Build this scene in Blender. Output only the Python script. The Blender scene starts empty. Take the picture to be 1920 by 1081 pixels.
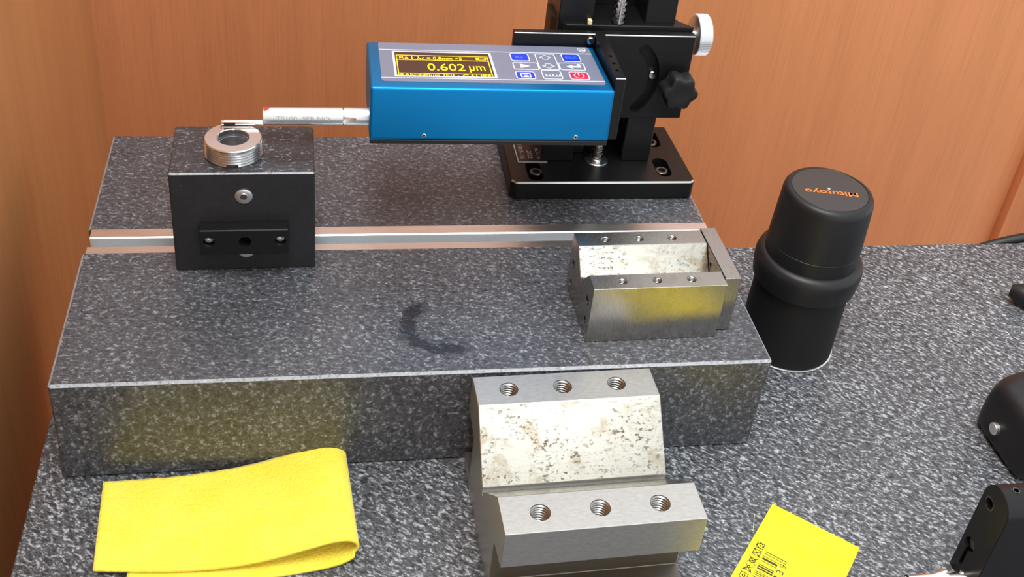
import bpy, bmesh, math, random
from mathutils import Vector, Matrix, Euler
random.seed(7)
PI = math.pi
S = 0.001                      # everything below is written in millimetres
scene = bpy.context.scene
COL = scene.collection

# ------------------------------------------------------------------ camera, sky, lamps, exposure
cam_d = bpy.data.cameras.new('camera')
cam = bpy.data.objects.new('camera', cam_d); COL.objects.link(cam)
cam.location = (0.1355407, -0.4551067, 0.4993359)
cam.rotation_euler = (0.9744, -0.1004, -0.1586)
cam_d.sensor_fit = 'HORIZONTAL'; cam_d.sensor_width = 36
cam_d.lens = 36 * 2108.96 / 1920
cam_d.shift_x = -23.8 / 1920; cam_d.shift_y = -165.7 / 1920
cam_d.clip_start = 0.01; cam_d.clip_end = 50
scene.camera = cam

world = bpy.data.worlds.new('room_light'); scene.world = world; world.use_nodes = True
world.node_tree.nodes['Background'].inputs['Color'].default_value = (0.93, 0.97, 1.0, 1)
world.node_tree.nodes['Background'].inputs['Strength'].default_value = 0.88

def area_lamp(name, loc, target, sx, sy, power, color=(1, 1, 1)):
    l = bpy.data.lights.new(name, 'AREA'); l.shape = 'RECTANGLE'; l.size = sx; l.size_y = sy
    l.energy = power; l.color = color
    o = bpy.data.objects.new(name, l); COL.objects.link(o); o.location = loc
    d = Vector(target) - Vector(loc); o.rotation_euler = d.to_track_quat('-Z', 'Y').to_euler()
    return o
area_lamp('ceiling_lamp', (0.90, -1.80, 1.95), (0.28, 0.0, 0.05), 0.6, 0.4, 3.0, (1.0, 0.985, 0.96))
area_lamp('ceiling_lamp', (-0.2, -0.5, 2.4), (0.2, 0.05, 0.05), 1.4, 1.4, 70, (0.95, 0.98, 1.0))

vs = scene.view_settings
vs.view_transform = 'Standard'; vs.look = 'None'; vs.gamma = 1.0; vs.use_curve_mapping = False
vs.exposure = 0.6

# ------------------------------------------------------------------ material helpers
def srgb(r, g, b):
    f = lambda c: (c / 255) / 12.92 if c / 255 <= 0.04045 else ((c / 255 + 0.055) / 1.055) ** 2.4
    return (f(r), f(g), f(b), 1)

class NT:
    def __init__(self, name):
        self.m = bpy.data.materials.new(name); self.m.use_nodes = True
        self.t = self.m.node_tree; self.b = self.t.nodes['Principled BSDF']
        self.tc = None
    def n(self, typ, **kw):
        x = self.t.nodes.new(typ)
        for k, v in kw.items(): setattr(x, k, v)
        return x
    def l(self, a, b): self.t.links.new(a, b)
    def obj(self, scale=(1, 1, 1), rot=(0, 0, 0)):
        if self.tc is None: self.tc = self.n('ShaderNodeTexCoord')
        mp = self.n('ShaderNodeMapping'); self.l(self.tc.outputs['Object'], mp.inputs['Vector'])
        mp.inputs['Scale'].default_value = scale; mp.inputs['Rotation'].default_value = rot
        return mp.outputs['Vector']
    def grain(self, scale, rot):
        if self.tc is None: self.tc = self.n('ShaderNodeTexCoord')
        mp = self.n('ShaderNodeMapping', vector_type='TEXTURE'); self.l(self.tc.outputs['Object'], mp.inputs['Vector'])
        mp.inputs['Scale'].default_value = scale; mp.inputs['Rotation'].default_value = rot
        return mp.outputs['Vector']
    def noise(self, vec, scale, detail=2, rough=0.5, dist=0):
        x = self.n('ShaderNodeTexNoise'); self.l(vec, x.inputs['Vector'])
        x.inputs['Scale'].default_value = scale; x.inputs['Detail'].default_value = detail
        x.inputs['Roughness'].default_value = rough; x.inputs['Distortion'].default_value = dist
        return x.outputs['Fac']
    def ramp(self, fac, stops, interp='LINEAR'):
        x = self.n('ShaderNodeValToRGB'); self.l(fac, x.inputs['Fac']); e = x.color_ramp.elements
        x.color_ramp.interpolation = interp
        while len(e) < len(stops): e.new(0.5)
        for el, (p, c) in zip(e, stops):
            el.position = p; el.color = c if len(c) == 4 else (*c, 1)
        return x.outputs['Color']
    def mix(self, fac, a, b, mode='MIX'):
        x = self.n('ShaderNodeMix', data_type='RGBA', blend_type=mode)
        for sock, v in ((x.inputs[0], fac), (x.inputs[6], a), (x.inputs[7], b)):
            if hasattr(v, 'links'): self.l(v, sock)
            else: sock.default_value = v
        return x.outputs[2]
    def math(self, op, a, b=None, c=None, clamp=False):
        x = self.n('ShaderNodeMath', operation=op, use_clamp=clamp)
        for i, v in enumerate((a, b, c)):
            if v is None: continue
            if hasattr(v, 'links'): self.l(v, x.inputs[i])
            else: x.inputs[i].default_value = v
        return x.outputs[0]
    def bump(self, h, strength, dist):
        x = self.n('ShaderNodeBump'); self.l(h, x.inputs['Height'])
        x.inputs['Strength'].default_value = strength; x.inputs['Distance'].default_value = dist
        self.l(x.outputs['Normal'], self.b.inputs['Normal'])
    def set(self, color=None, rough=None, metal=None, spec=None):
        for key, v in (('Base Color', color), ('Roughness', rough), ('Metallic', metal), ('Specular IOR Level', spec)):
            if v is None: continue
            if hasattr(v, 'links'): self.l(v, self.b.inputs[key])
            else: self.b.inputs[key].default_value = v
        return self

def plain(name, color, rough, metal=0.0, spec=0.5, grain=0.0, gscale=900):
    t = NT(name); v = t.obj()
    n = t.noise(v, gscale, 3, 0.6)
    if len(color) == 3: color = (*color, 1)
    hi = tuple(min(1, c * 1.04) for c in color[:3]) + (1,); lo = tuple(c * 0.96 for c in color[:3]) + (1,)
    t.set(t.ramp(n, [(0.3, lo), (0.7, hi)]), rough, metal, spec)
    if grain: t.bump(n, grain, 0.0002)
    return t.m

# ------------------------------------------------------------------ materials
def granite(name, dark, mid, light, size, rot, stretch, lo, hi, rough, spec=0.5, bands=(0.47, 0.58, 0.68), extra=None):
    t = NT(name)
    v = t.grain((1, 1 / stretch, 1), (0, 0, rot))
    n1 = t.noise(v, size, 3, 0.62, 0.6)
    v2 = t.grain((1, 1 / stretch, 1), (0.3, 0.2, rot + 0.4))
    n2 = t.noise(v2, size * 2.1, 2, 0.6, 0.3)
    n = t.math('ADD', t.math('MULTIPLY', n1, 0.66), t.math('MULTIPLY', n2, 0.34))
    c = t.ramp(n, [(bands[0] - 0.07, dark), (bands[0], mid), (bands[1], mid), (bands[2], light)])
    big = t.noise(t.obj(), 14, 3, 0.6)
    c = t.mix(1.0, c, t.ramp(big, [(0.3, (lo, lo, lo, 1)), (0.7, (hi, hi, hi, 1))]), 'MULTIPLY')
    if extra: c = extra(t, c)
    t.set(c, rough, 0, spec)
    return t.m

def horseshoe(t, c):
    # worn-in dark horseshoe mark on the slab top, made of a real arc in slab coordinates
    s = t.n('ShaderNodeSeparateXYZ'); t.l(t.obj(), s.inputs[0])
    wob = t.math('MULTIPLY', t.math('SUBTRACT', t.noise(t.obj(), 160, 3, 0.7), 0.5), 0.014)
    dx = t.math('SUBTRACT', s.outputs[0], 0.2105); dy = t.math('SUBTRACT', s.outputs[1], 0.0395)
    r = t.math('SQRT', t.math('ADD', t.math('MULTIPLY', dx, dx), t.math('MULTIPLY', dy, dy)))
    r = t.math('ADD', r, wob)
    band = t.math('SUBTRACT', 1.0, t.math('DIVIDE', t.math('ABSOLUTE', t.math('SUBTRACT', r, 0.0215)), 0.0058), clamp=True)
    left = t.math('MULTIPLY', t.math('SUBTRACT', 0.003, t.math('ADD', t.math('MULTIPLY', dx, 0.85), t.math('MULTIPLY', dy, 0.5))), 160, clamp=True)
    f = t.math('MULTIPLY', t.math('MULTIPLY', band, 1.7, clamp=True), left)
    f = t.math('MULTIPLY', f, t.math('GREATER_THAN', s.outputs[2], 0.06))
    sp = t.ramp(t.noise(t.obj(), 420, 3, 0.6), [(0.42, (0.55, 0.55, 0.55, 1)), (0.62, (0.05, 0.05, 0.05, 1))])
    c = t.mix(t.math('MULTIPLY', f, 0.95), c, t.mix(1.0, c, (0.34, 0.34, 0.35, 1), 'MULTIPLY'))
    return t.mix(t.math('MULTIPLY', f, sp), c, (0.014, 0.015, 0.016, 1))

M = {}
M['granite_table'] = granite('granite_table', srgb(34, 35, 38), srgb(74, 75, 78), srgb(172, 176, 180), 245, -0.75, 2.0, 0.82, 1.12, 0.42,
                             bands=(0.47, 0.515, 0.625))
M['granite_base'] = granite('granite_base', srgb(48, 49, 52), srgb(72, 73, 77), srgb(146, 151, 158), 330, -0.25, 1.5, 0.78, 1.2, 0.36,
                            bands=(0.47, 0.53, 0.66), extra=horseshoe)
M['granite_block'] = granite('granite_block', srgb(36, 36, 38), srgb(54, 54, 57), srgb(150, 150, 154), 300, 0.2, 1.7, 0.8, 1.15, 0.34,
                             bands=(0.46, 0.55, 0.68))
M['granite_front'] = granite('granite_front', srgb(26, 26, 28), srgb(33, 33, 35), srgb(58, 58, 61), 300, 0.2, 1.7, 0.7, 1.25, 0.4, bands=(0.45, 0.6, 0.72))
M['granite_edge'] = granite('granite_edge', srgb(120, 124, 128), srgb(160, 164, 168), srgb(205, 208, 210), 500, 0, 1.0, 0.85, 1.1, 0.5)

def wood(name, dark, mid, light):
    t = NT(name)
    n1 = t.noise(t.obj((1, 1, 0.10)), 9, 3, 0.5, 0.3)
    n2 = t.noise(t.obj((1, 1, 0.03)), 520, 3, 0.65)
    n3 = t.noise(t.obj((1, 1, 0.05)), 70, 3, 0.6)
    c = t.ramp(n1, [(0.30, dark), (0.5, mid), (0.70, light)])
    c = t.mix(0.16, c, t.ramp(n2, [(0.38, (0.55, 0.5, 0.45, 1)), (0.52, (1, 1, 1, 1))]), 'MULTIPLY')
    c = t.mix(0.10, c, t.ramp(n3, [(0.38, (0.5, 0.45, 0.4, 1)), (0.6, (1, 1, 1, 1))]), 'MULTIPLY')
    t.set(c, 0.5, 0, 0.3); t.bump(n2, 0.1, 0.0002)
    return t.m
M['wood_back'] = wood('wood_back', srgb(198, 130, 85), srgb(205, 135, 89), srgb(211, 140, 94))
M['wood_left'] = wood('wood_left', srgb(196, 136, 86), srgb(203, 142, 90), srgb(208, 147, 94))
M['wood_trim'] = wood('wood_trim', srgb(176, 104, 66), srgb(194, 124, 80), srgb(200, 136, 98))
M['floor_grey'] = plain('floor_grey', (0.25, 0.25, 0.25), 0.6)
M['paint'] = plain('paint', (0.72, 0.73, 0.74), 0.7)

def steel(name, col, rough, brush=(1, 30, 30), stain=0.0, spots=False):
    t = NT(name)
    b = t.noise(t.obj(brush), 60, 4, 0.7)
    c = t.ramp(b, [(0.3, tuple(x * 0.86 for x in col) + (1,)), (0.7, tuple(min(1, x * 1.1) for x in col) + (1,))])
    r = t.math('ADD', t.math('MULTIPLY', t.math('SUBTRACT', b, 0.5), 0.22), rough)
    if stain:
        sp = t.noise(t.obj(), 75, 5, 0.68, 0.5); f = t.ramp(sp, [(0.52, (0, 0, 0, 1)), (0.68, (1, 1, 1, 1))])
        c = t.mix(t.math('MULTIPLY', f, stain), c, (0.23, 0.18, 0.11, 1))
    if spots:
        s2 = t.noise(t.obj((1, 1.5, 1.5)), 330, 4, 0.7); f2 = t.ramp(s2, [(0.555, (0, 0, 0, 1)), (0.62, (1, 1, 1, 1))])
        big = t.ramp(t.noise(t.obj(), 40, 2, 0.5), [(0.38, (0, 0, 0, 1)), (0.58, (1, 1, 1, 1))])
        f2 = t.math('MULTIPLY', f2, t.math('MULTIPLY', big, 0.95))
        c = t.mix(f2, c, (0.13, 0.095, 0.05, 1)); r = t.math('ADD', r, t.math('MULTIPLY', f2, 0.25))
        s3 = t.noise(t.obj(), 210, 1, 0.5); f3 = t.ramp(s3, [(0.80, (0, 0, 0, 1)), (0.82, (1, 1, 1, 1))])
        c = t.mix(f3, c, srgb(60, 130, 190))
    t.set(c, r, 1.0)
    t.bump(b, 0.06, 0.0002)
    return t.m
M['steel'] = steel('steel', (0.51, 0.50, 0.475), 0.42, brush=(4, 12, 12))
M['steel_thread'] = plain('steel_thread', (0.34, 0.33, 0.31), 0.3, 1.0)
M['steel_vee'] = steel('steel_vee', (0.39, 0.38, 0.335), 0.25, stain=0.62, spots=True)
M['steel_worn'] = steel('steel_worn', (0.39, 0.37, 0.345), 0.28, brush=(30, 30, 1), stain=0.25)
M['steel_rust'] = steel('steel_rust', (0.20, 0.18, 0.15), 0.5, stain=0.85)
M['steel_dark'] = plain('steel_dark', (0.16, 0.16, 0.155), 0.35, 1.0)
M['chrome'] = plain('chrome', (0.82, 0.82, 0.80), 0.16, 1.0)
M['ring_steel'] = plain('ring_steel', (0.78, 0.78, 0.78), 0.2, 1.0)
M['chrome_dull'] = plain('chrome_dull', (0.72, 0.72, 0.72), 0.30, 1.0)
M['aluminium'] = steel('aluminium', (0.80, 0.80, 0.80), 0.34)
M['aluminium_matt'] = plain('aluminium_matt', (0.80, 0.81, 0.82), 0.36, 1.0)
M['rail'] = steel('rail', (0.80, 0.77, 0.74), 0.34)
M['rail_slot'] = plain('rail_slot', (0.66, 0.70, 0.72), 0.55, 0.55)
M['black_anodised'] = plain('black_anodised', (0.008, 0.008, 0.0085), 0.36, 0, 0.28, 0.05, 2500)
M['black_plastic'] = plain('black_plastic', (0.010, 0.010, 0.011), 0.42, 0, 0.36, 0.12, 1500)
M['black_satin'] = plain('black_satin', (0.009, 0.009, 0.010), 0.30, 0, 0.3)
M['black_matt'] = plain('black_matt', (0.008, 0.008, 0.008), 0.6, 0, 0.3)
M['dusty_black'] = plain('dusty_black', (0.030, 0.027, 0.027), 0.4, 0, 0.5)
M['hole'] = plain('hole', (0.004, 0.004, 0.004), 0.7, 0, 0.2)
M['edge_glint'] = plain('edge_glint', (0.55, 0.55, 0.52), 0.35, 1.0)  # front-top bevels of black parts: the light they catch, put into the colour
M['blue'] = plain('blue', (0.002, 0.22, 0.55), 0.36, 0.75, 0.5)
M['overlay'] = plain('overlay', srgb(116, 122, 142), 0.35)
M['overlay_line'] = plain('overlay_line', srgb(214, 220, 228), 0.4)
M['key_blue'] = plain('key_blue', srgb(20, 55, 200), 0.4)
M['key_red'] = plain('key_red', srgb(226, 38, 70), 0.4)
M['glyph_blue'] = plain('glyph_blue', srgb(90, 130, 220), 0.4)
M['screen_glass'] = plain('screen_glass', srgb(62, 46, 42), 0.25)
def glow(name, col, st):
    t = NT(name); t.set(col, 0.4)
    t.b.inputs['Emission Color'].default_value = col; t.b.inputs['Emission Strength'].default_value = st
    n = t.noise(t.obj(), 3000, 1, 0.5); t.l(t.ramp(n, [(0.2, tuple(c * .9 for c in col[:3])), (0.8, col)]), t.b.inputs['Emission Color'])
    return t.m
M['screen_text'] = glow('screen_text', srgb(250, 205, 10), 0.75)
M['orange_print'] = plain('orange_print', srgb(236, 118, 36), 0.45)
M['red_paint'] = plain('red_paint', srgb(210, 40, 40), 0.4)
M['grey_print'] = plain('grey_print', srgb(150, 158, 160), 0.5)
M['label_print'] = plain('label_print', srgb(150, 128, 124), 0.5)
M['ink'] = plain('ink', srgb(52, 48, 28), 0.6)
M['ivory'] = plain('ivory', srgb(220, 210, 160), 0.5)

def cloth_mat():
    t = NT('yellow_microfibre')
    weave = t.n('ShaderNodeTexVoronoi'); t.l(t.obj((1, 1.25, 1)), weave.inputs['Vector']); weave.inputs['Scale'].default_value = 620
    d = weave.outputs['Distance']
    n = t.noise(t.obj(), 45, 4, 0.6)
    c = t.ramp(n, [(0.3, srgb(250, 228, 66)), (0.7, srgb(255, 240, 92))])
    c = t.mix(t.math('MULTIPLY', d, 0.28), c, srgb(190, 160, 20))
    dirt = t.ramp(t.noise(t.obj((1, 2, 1)), 30, 4, 0.65), [(0.66, (0, 0, 0, 1)), (0.8, (1, 1, 1, 1))])
    c = t.mix(t.math('MULTIPLY', dirt, 0.4), c, srgb(160, 140, 60))
    t.set(c, 0.9, 0, 0.15); t.b.inputs['Sheen Weight'].default_value = 0.3
    t.bump(t.math('MULTIPLY', d, -1.0), 0.5, 0.0008)
    return t.m
M['cloth'] = cloth_mat()
def card_mat():
    t = NT('yellow_card')
    n = t.noise(t.obj(), 60, 3, 0.6); n2 = t.noise(t.obj(), 500, 2, 0.6)
    c = t.ramp(n, [(0.45, srgb(250, 232, 42)), (0.75, srgb(248, 214, 20))])
    c = t.mix(t.math('MULTIPLY', t.ramp(n2, [(0.6, (0, 0, 0, 1)), (0.75, (1, 1, 1, 1))]), 0.12), c, srgb(225, 180, 30))
    t.set(c, 0.6, 0, 0.3); return t.m
M['card'] = card_mat()

# ------------------------------------------------------------------ mesh helpers (millimetres)
def box(bm, x0, x1, y0, y1, z0, z1, bev=0.0, seg=2):
    vs_ = [bm.verts.new(p) for p in ((x0, y0, z0), (x1, y0, z0), (x1, y1, z0), (x0, y1, z0), (x0, y0, z1), (x1, y0, z1), (x1, y1, z1), (x0, y1, z1))]
    fs = [bm.faces.new([vs_[i] for i in f]) for f in ((3, 2, 1, 0), (4, 5, 6, 7), (0, 1, 5, 4), (1, 2, 6, 5), (2, 3, 7, 6), (3, 0, 4, 7))]
    if bev:
        es = list({e for f in fs for e in f.edges})
        bmesh.ops.bevel(bm, geom=es, offset=bev, segments=seg, profile=0.6, affect='EDGES')
    return bm
def prism(bm, pts, axis, a0, a1, bev=0.0, seg=1):
    """outline pts (two coordinates, counter-clockwise or not) pushed along an axis"""
    def P(p, a):
        return {'x': (a, p[0], p[1]), 'y': (p[0], a, p[1]), 'z': (p[0], p[1], a)}[axis]
    A = [bm.verts.new(P(p, a0)) for p in pts]; B = [bm.verts.new(P(p, a1)) for p in pts]
    n = len(pts); fs = [bm.faces.new(A), bm.faces.new(B)]
    for i in range(n): fs.append(bm.faces.new((A[i], A[(i + 1) % n], B[(i + 1) % n], B[i])))
    bmesh.ops.recalc_face_normals(bm, faces=fs)
    if bev:
        es = list({e for f in fs for e in f.edges if len(e.link_faces) == 2 and e.calc_face_angle(0) > 0.35})
        bmesh.ops.bevel(bm, geom=es, offset=bev, segments=seg, profile=0.6, affect='EDGES')
    return bm
def lathe(bm, prof, c=(0, 0, 0), axis='z', n=48, close=False):
    rings = []
    for r, h in prof:
        ring = []
        for i in range(n):
            a = 2 * PI * i / n; u, v = r * math.cos(a), r * math.sin(a)
            p = {'z': (u, v, h), 'x': (h, u, v), 'y': (v, h, u)}[axis]
            ring.append(bm.verts.new((c[0] + p[0], c[1] + p[1], c[2] + p[2])))
        rings.append(ring)
    fs = []
    pairs = list(zip(rings, rings[1:])) + ([(rings[-1], rings[0])] if close else [])
    for a, b in pairs:
        for i in range(n): fs.append(bm.faces.new((a[i], a[(i + 1) % n], b[(i + 1) % n], b[i])))
    if not close:
        fs.append(bm.faces.new(rings[0][::-1])); fs.append(bm.faces.new(rings[-1]))
    return bm
def cyl(bm, c, r, h0, h1, axis='z', n=32, ch=0.0):
    prof = [(r, h0), (r, h1)] if not ch else [(r - ch, h0), (r, h0 + ch), (r, h1 - ch), (r - ch, h1)]
    return lathe(bm, prof, c, axis, n)
def tube(bm, pts, r, n=12):
    pts = [Vector(p) for p in pts]; prev = None; N = None
    rings = []
    for i, p in enumerate(pts):
        d = (pts[min(i + 1, len(pts) - 1)] - pts[max(i - 1, 0)]).normalized()
        if N is None: N = d.orthogonal().normalized()
        N = (N - d * N.dot(d)).normalized(); B = d.cross(N)
        rr = r[i] if isinstance(r, (list, tuple)) else r
        rings.append([bm.verts.new(p + (N * math.cos(2 * PI * k / n) + B * math.sin(2 * PI * k / n)) * rr) for k in range(n)])
    for a, b in zip(rings, rings[1:]):
        for k in range(n): bm.faces.new((a[k], a[(k + 1) % n], b[(k + 1) % n], b[k]))
    bm.faces.new(rings[0][::-1]); bm.faces.new(rings[-1])
    return bm
def new(): return bmesh.new()
def rounded(x0, x1, y0, y1, r, n=5):
    pts = []
    for cx, cy, a0 in ((x1 - r, y1 - r, 0), (x0 + r, y1 - r, 90), (x0 + r, y0 + r, 180), (x1 - r, y0 + r, 270)):
        for k in range(n + 1):
            a = math.radians(a0 + 90 * k / n); pts.append((cx + r * math.cos(a), cy + r * math.sin(a)))
    return pts
def ring_strip(bm, outer, inner, z0, z1):
    """frame between two outlines with equal point counts"""
    L = []
    for pts, z in ((outer, z0), (outer, z1), (inner, z1), (inner, z0)): L.append([bm.verts.new((p[0], p[1], z)) for p in pts])
    n = len(outer)
    for a, b in ((0, 1), (1, 2), (2, 3), (3, 0)):
        for i in range(n): bm.faces.new((L[a][i], L[a][(i + 1) % n], L[b][(i + 1) % n], L[b][i]))
    bmesh.ops.recalc_face_normals(bm, faces=bm.faces[:])
    return bm
def stroke(bm, pts, w, z0, z1, closed=False):
    """flat printed line of width w along pts"""
    pts = [Vector((p[0], p[1])) for p in pts]; n = len(pts)
    for i in range(n if closed else n - 1):
        a, b = pts[i], pts[(i + 1) % n]; d = (b - a).normalized(); q = Vector((-d.y, d.x)) * w / 2; e = d * w * 0.4
        c4 = [a - e + q, b + e + q, b + e - q, a - e - q]
        prism(bm, [tuple(c) for c in c4], 'z', z0, z1)
    return bm
def carve(bm, cut):
    """boolean difference, result returned as a new bmesh"""
    obs = []
    for b in (bm, cut):
        bmesh.ops.recalc_face_normals(b, faces=b.faces[:])
        me = bpy.data.meshes.new('carving'); b.to_mesh(me); b.free()
        o = bpy.data.objects.new('carving', me); COL.objects.link(o); obs.append(o)
    md = obs[0].modifiers.new('cut', 'BOOLEAN'); md.operation = 'DIFFERENCE'; md.solver = 'EXACT'; md.object = obs[1]; md.use_self = True
    dg = bpy.context.evaluated_depsgraph_get(); dg.update()
    me = bpy.data.meshes.new_from_object(obs[0].evaluated_get(dg))
    r = bmesh.new(); r.from_mesh(me)
    for o in obs:
        m_ = o.data; bpy.data.objects.remove(o); bpy.data.meshes.remove(m_)
    bpy.data.meshes.remove(me)
    return r
def xf(bm, mat):
    bmesh.ops.transform(bm, matrix=mat, verts=bm.verts[:]); return bm
def text(s, x0, x1, y0, y1, z0=0.0, z1=0.05, bold=0.0):
    """lettering fitted into the rectangle x0..x1, y0..y1"""
    cu = bpy.data.curves.new('lettering', 'FONT'); cu.body = s; cu.extrude = 0.01; cu.offset = bold; cu.resolution_u = 3
    o = bpy.data.objects.new('lettering', cu); COL.objects.link(o)
    dg = bpy.context.evaluated_depsgraph_get(); dg.update()
    me = bpy.data.meshes.new_from_object(o.evaluated_get(dg))
    bm = bmesh.new(); bm.from_mesh(me)
    bpy.data.objects.remove(o); bpy.data.curves.remove(cu); bpy.data.meshes.remove(me)
    xs = [v.co.x for v in bm.verts]; ys = [v.co.y for v in bm.verts]
    ax, bx, ay, by = min(xs), max(xs), min(ys), max(ys)
    for v in bm.verts:
        v.co.x = x0 + (v.co.x - ax) / (bx - ax) * (x1 - x0); v.co.y = y0 + (v.co.y - ay) / (by - ay) * (y1 - y0)
        v.co.z = z1 if v.co.z > 0 else z0
    return bm

# ------------------------------------------------------------------ scene-object helpers
def obj(name, bm, mats, parent=None, loc=None, label=None, smooth=35, rot=None):
    """link a bmesh (millimetres) as one mesh object"""
    for v in bm.verts: v.co *= S
    me = bpy.data.meshes.new(name); bm.to_mesh(me); bm.free()
    for m_ in (mats if isinstance(mats, (list, tuple)) else [mats]): me.materials.append(M[m_])
    if smooth:
        me.shade_smooth(); me.set_sharp_from_angle(angle=math.radians(smooth))
    o = bpy.data.objects.new(name, me); COL.objects.link(o)
    if parent: o.parent = parent
    if loc: o.location = [c * S for c in loc]
    if rot: o.rotation_euler = rot
    if label: o['label'] = label
    return o
def tag(o, label, cat, group=None):
    o['label'] = label; o['category'] = cat
    if group: o['group'] = group
    return o
def thing(name, label, cat, loc, rot=(0, 0, 0), group=None):
    o = bpy.data.objects.new(name, None); COL.objects.link(o); o.empty_display_size = 0.01
    o.location = [c * S for c in loc]; o.rotation_euler = rot
    return tag(o, label, cat, group)
def copy(o, parent, loc):
    c = o.copy(); COL.objects.link(c); c.parent = parent; c.location = [x * S for x in loc]; return c
def struct(o):
    o['kind'] = 'structure'; return o

# ================================================================== the room
YW, XW = 520.0, -57.5
struct(obj('wall_back', box(new(), XW - 20, 1500, YW + 19, YW + 40, -800, 2000), 'paint'))
struct(obj('trim_2', box(new(), XW, 1500, YW, YW + 18.5, -800, 400), 'wood_back'))
struct(obj('wall_left', box(new(), XW - 20, XW, -1200, YW + 18.5, -800, 1500), 'wood_left'))
struct(obj('trim_1', box(new(), 932, 1010, YW - 14, YW - 0.1, -800, 400, 1.5), 'wood_trim'))
struct(obj('floor', box(new(), -1200, 2400, -3000, 600, -830, -800), 'floor_grey'))

# ================================================================== the granite table
t = thing('table', 'wide speckled grey granite tabletop that everything stands on', 'table', (0, 0, 0))
obj('slab', box(new(), -15, 900, -420, 201, -110, 0, 0.8, 1), 'granite_table', t)
obj('gap_shade_box', box(new(), -12, 890, -400, 196, -800, -110.1), 'wood_left', t)  # unseen box added below the slab to keep light out of the wall gap

# ================================================================== granite base with its slotted rail
HB = 69.2
t = thing('granite_slab', 'thick dark granite base slab with a metal slotted rail along its top', 'granite slab', (0, 0, 0))
b = new()
ch = 1.4
prism(b, [(0, 0), (250, 0), (250, HB), (138.4, HB), (138.4, HB - 16), (113.6, HB - 16), (113.6, HB), (0, HB)], 'x', 0, 400)
es = [e for e in b.edges if not (all(113 < v.co.y < 139 for v in e.verts)) and e.calc_face_angle(0) > 0.3
      and not (all(113.5 < v.co.y < 139 or True for v in e.verts) and all(v.co.z > HB - 20 and 113 < v.co.y < 139 for v in e.verts))]
res = bmesh.ops.bevel(b, geom=es, offset=ch, segments=1, affect='EDGES')
for f in b.faces:
    n = f.normal
    if abs(n.z) < 0.9 and n.z > 0.3: f.material_index = 1
obj('slab', b, ['granite_base', 'granite_edge'], t, smooth=20)
b = new()
zt, zb = HB - 0.1, HB - 15.9
y0, y1, ya, yb = 113.7, 138.3, 120.9, 129.6
prism(b, [(y0, zb), (y1, zb), (y1, zt), (yb + 0.8, zt), (yb, zt - 0.8), (yb, zt - 7), (yb + 3, zt - 7), (yb + 3, zt - 12), (ya - 3, zt - 12), (ya - 3, zt - 7), (ya, zt - 7), (ya, zt - 0.8), (ya - 0.8, zt), (y0, zt)], 'x', 2, 399.8)
for f in b.faces:
    c_ = f.calc_center_median()
    if ya - 4 < c_.y < yb + 4 and zt - 13 < c_.z < zt - 0.6 and abs(f.normal.x) < 0.5: f.material_index = 1
    if abs(f.normal.z) > 0.3 and abs(f.normal.y) > 0.3: f.material_index = 2
obj('slot_rail', b, ['rail', 'rail_slot', 'chrome_dull'], t, label='bright metal rail with a T-shaped slot', smooth=20)

# ================================================================== black granite block on the rail
BX0, BX1, BY0, BY1, BH = 56.2, 137.6, 95.2, 147.6, 69.0
t = thing('granite_block', 'black granite block with bolted front bar, carrying the threaded ring', 'granite block', (BX0, BY0, HB + 0.1), (0, 0, 0.012))
b = box(new(), 0, BX1 - BX0, 0, BY1 - BY0, 0, BH, 0.9, 1)
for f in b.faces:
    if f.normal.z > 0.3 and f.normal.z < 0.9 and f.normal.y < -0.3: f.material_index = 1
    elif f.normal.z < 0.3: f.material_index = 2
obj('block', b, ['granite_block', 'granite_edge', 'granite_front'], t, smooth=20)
# bar with three counterbored holes
b = box(new(), 15.5, 66, -8.6, -0.05, 17.5, 35.2, 0.5, 1)
c = new()
for x in (20.6, 41, 62 - 0.8):
    cyl(c, (x, 0, 26.8), 3.3 if x != 41 else 3.6, -12, -3.2 if x != 41 else 2, 'y', 28)
obj('clamp_bar', carve(b, c), 'black_anodised', t, label='black metal bar with three holes', smooth=25)
for x in (20.6, 61.2):
    b = lathe(new(), [(2.7, -3.3), (2.7, -5.2), (2.3, -5.6), (1.5, -5.6), (1.3, -4.2)], (x, 0, 26.8), 'y', 24)
    obj('cap_screw', b, 'chrome_dull', t)
for z in (53.4, 14.5):
    b = lathe(new(), [(5.0, 0), (5.0, -0.7), (4.7, -0.9), (2.3, -0.9), (2.1, -1.4), (1.9, -1.4), (1.5, -0.5)], (41, 0, z), 'y', 36)
    o = obj('screw_plug', b, 'chrome_dull', t, label='round flat metal plug with a hex socket')
    obj('socket', lathe(new(), [(1.5, -0.6), (1.5, -1.45), (1.2, -1.47)], (41, 0, z), 'y', 6), 'steel_dark', o, smooth=0)

# ================================================================== threaded ring being measured
RZ = HB + 0.1 + BH
prof = []
H = 11.2
prof += [(9.2, 0.0), (15.6, 0.0)]
ng = 6
for k in range(ng):
    h = 0.4 + k * (H - 1.0) / ng; s_ = (H - 1.0) / ng
    prof += [(15.6, h), (16.35, h + 0.2 * s_), (16.35, h + 0.34 * s_), (14.6, h + 0.62 * s_), (14.6, h + 0.8 * s_)]
prof += [(16.3, H - 0.6), (15.8, H), (9.3, H), (8.9, H - 0.4), (8.9, H - 3), (9.6, H - 3.4), (9.6, H - 4.4), (8.5, H - 4.8), (8.5, H - 7.5), (9.4, H - 8)]
b = lathe(new(), prof, (0, 0, 0), 'z', 96, close=True)
c = box(new(), -3.4, 3.4, -20, -8, -1, 2.4)
ring = obj('threaded_ring', carve(b, c), 'ring_steel', None, (91.3, 116.6, RZ + 0.05), smooth=30)
tag(ring, 'bright steel ring with outside thread on top of the black block', 'ring')

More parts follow.
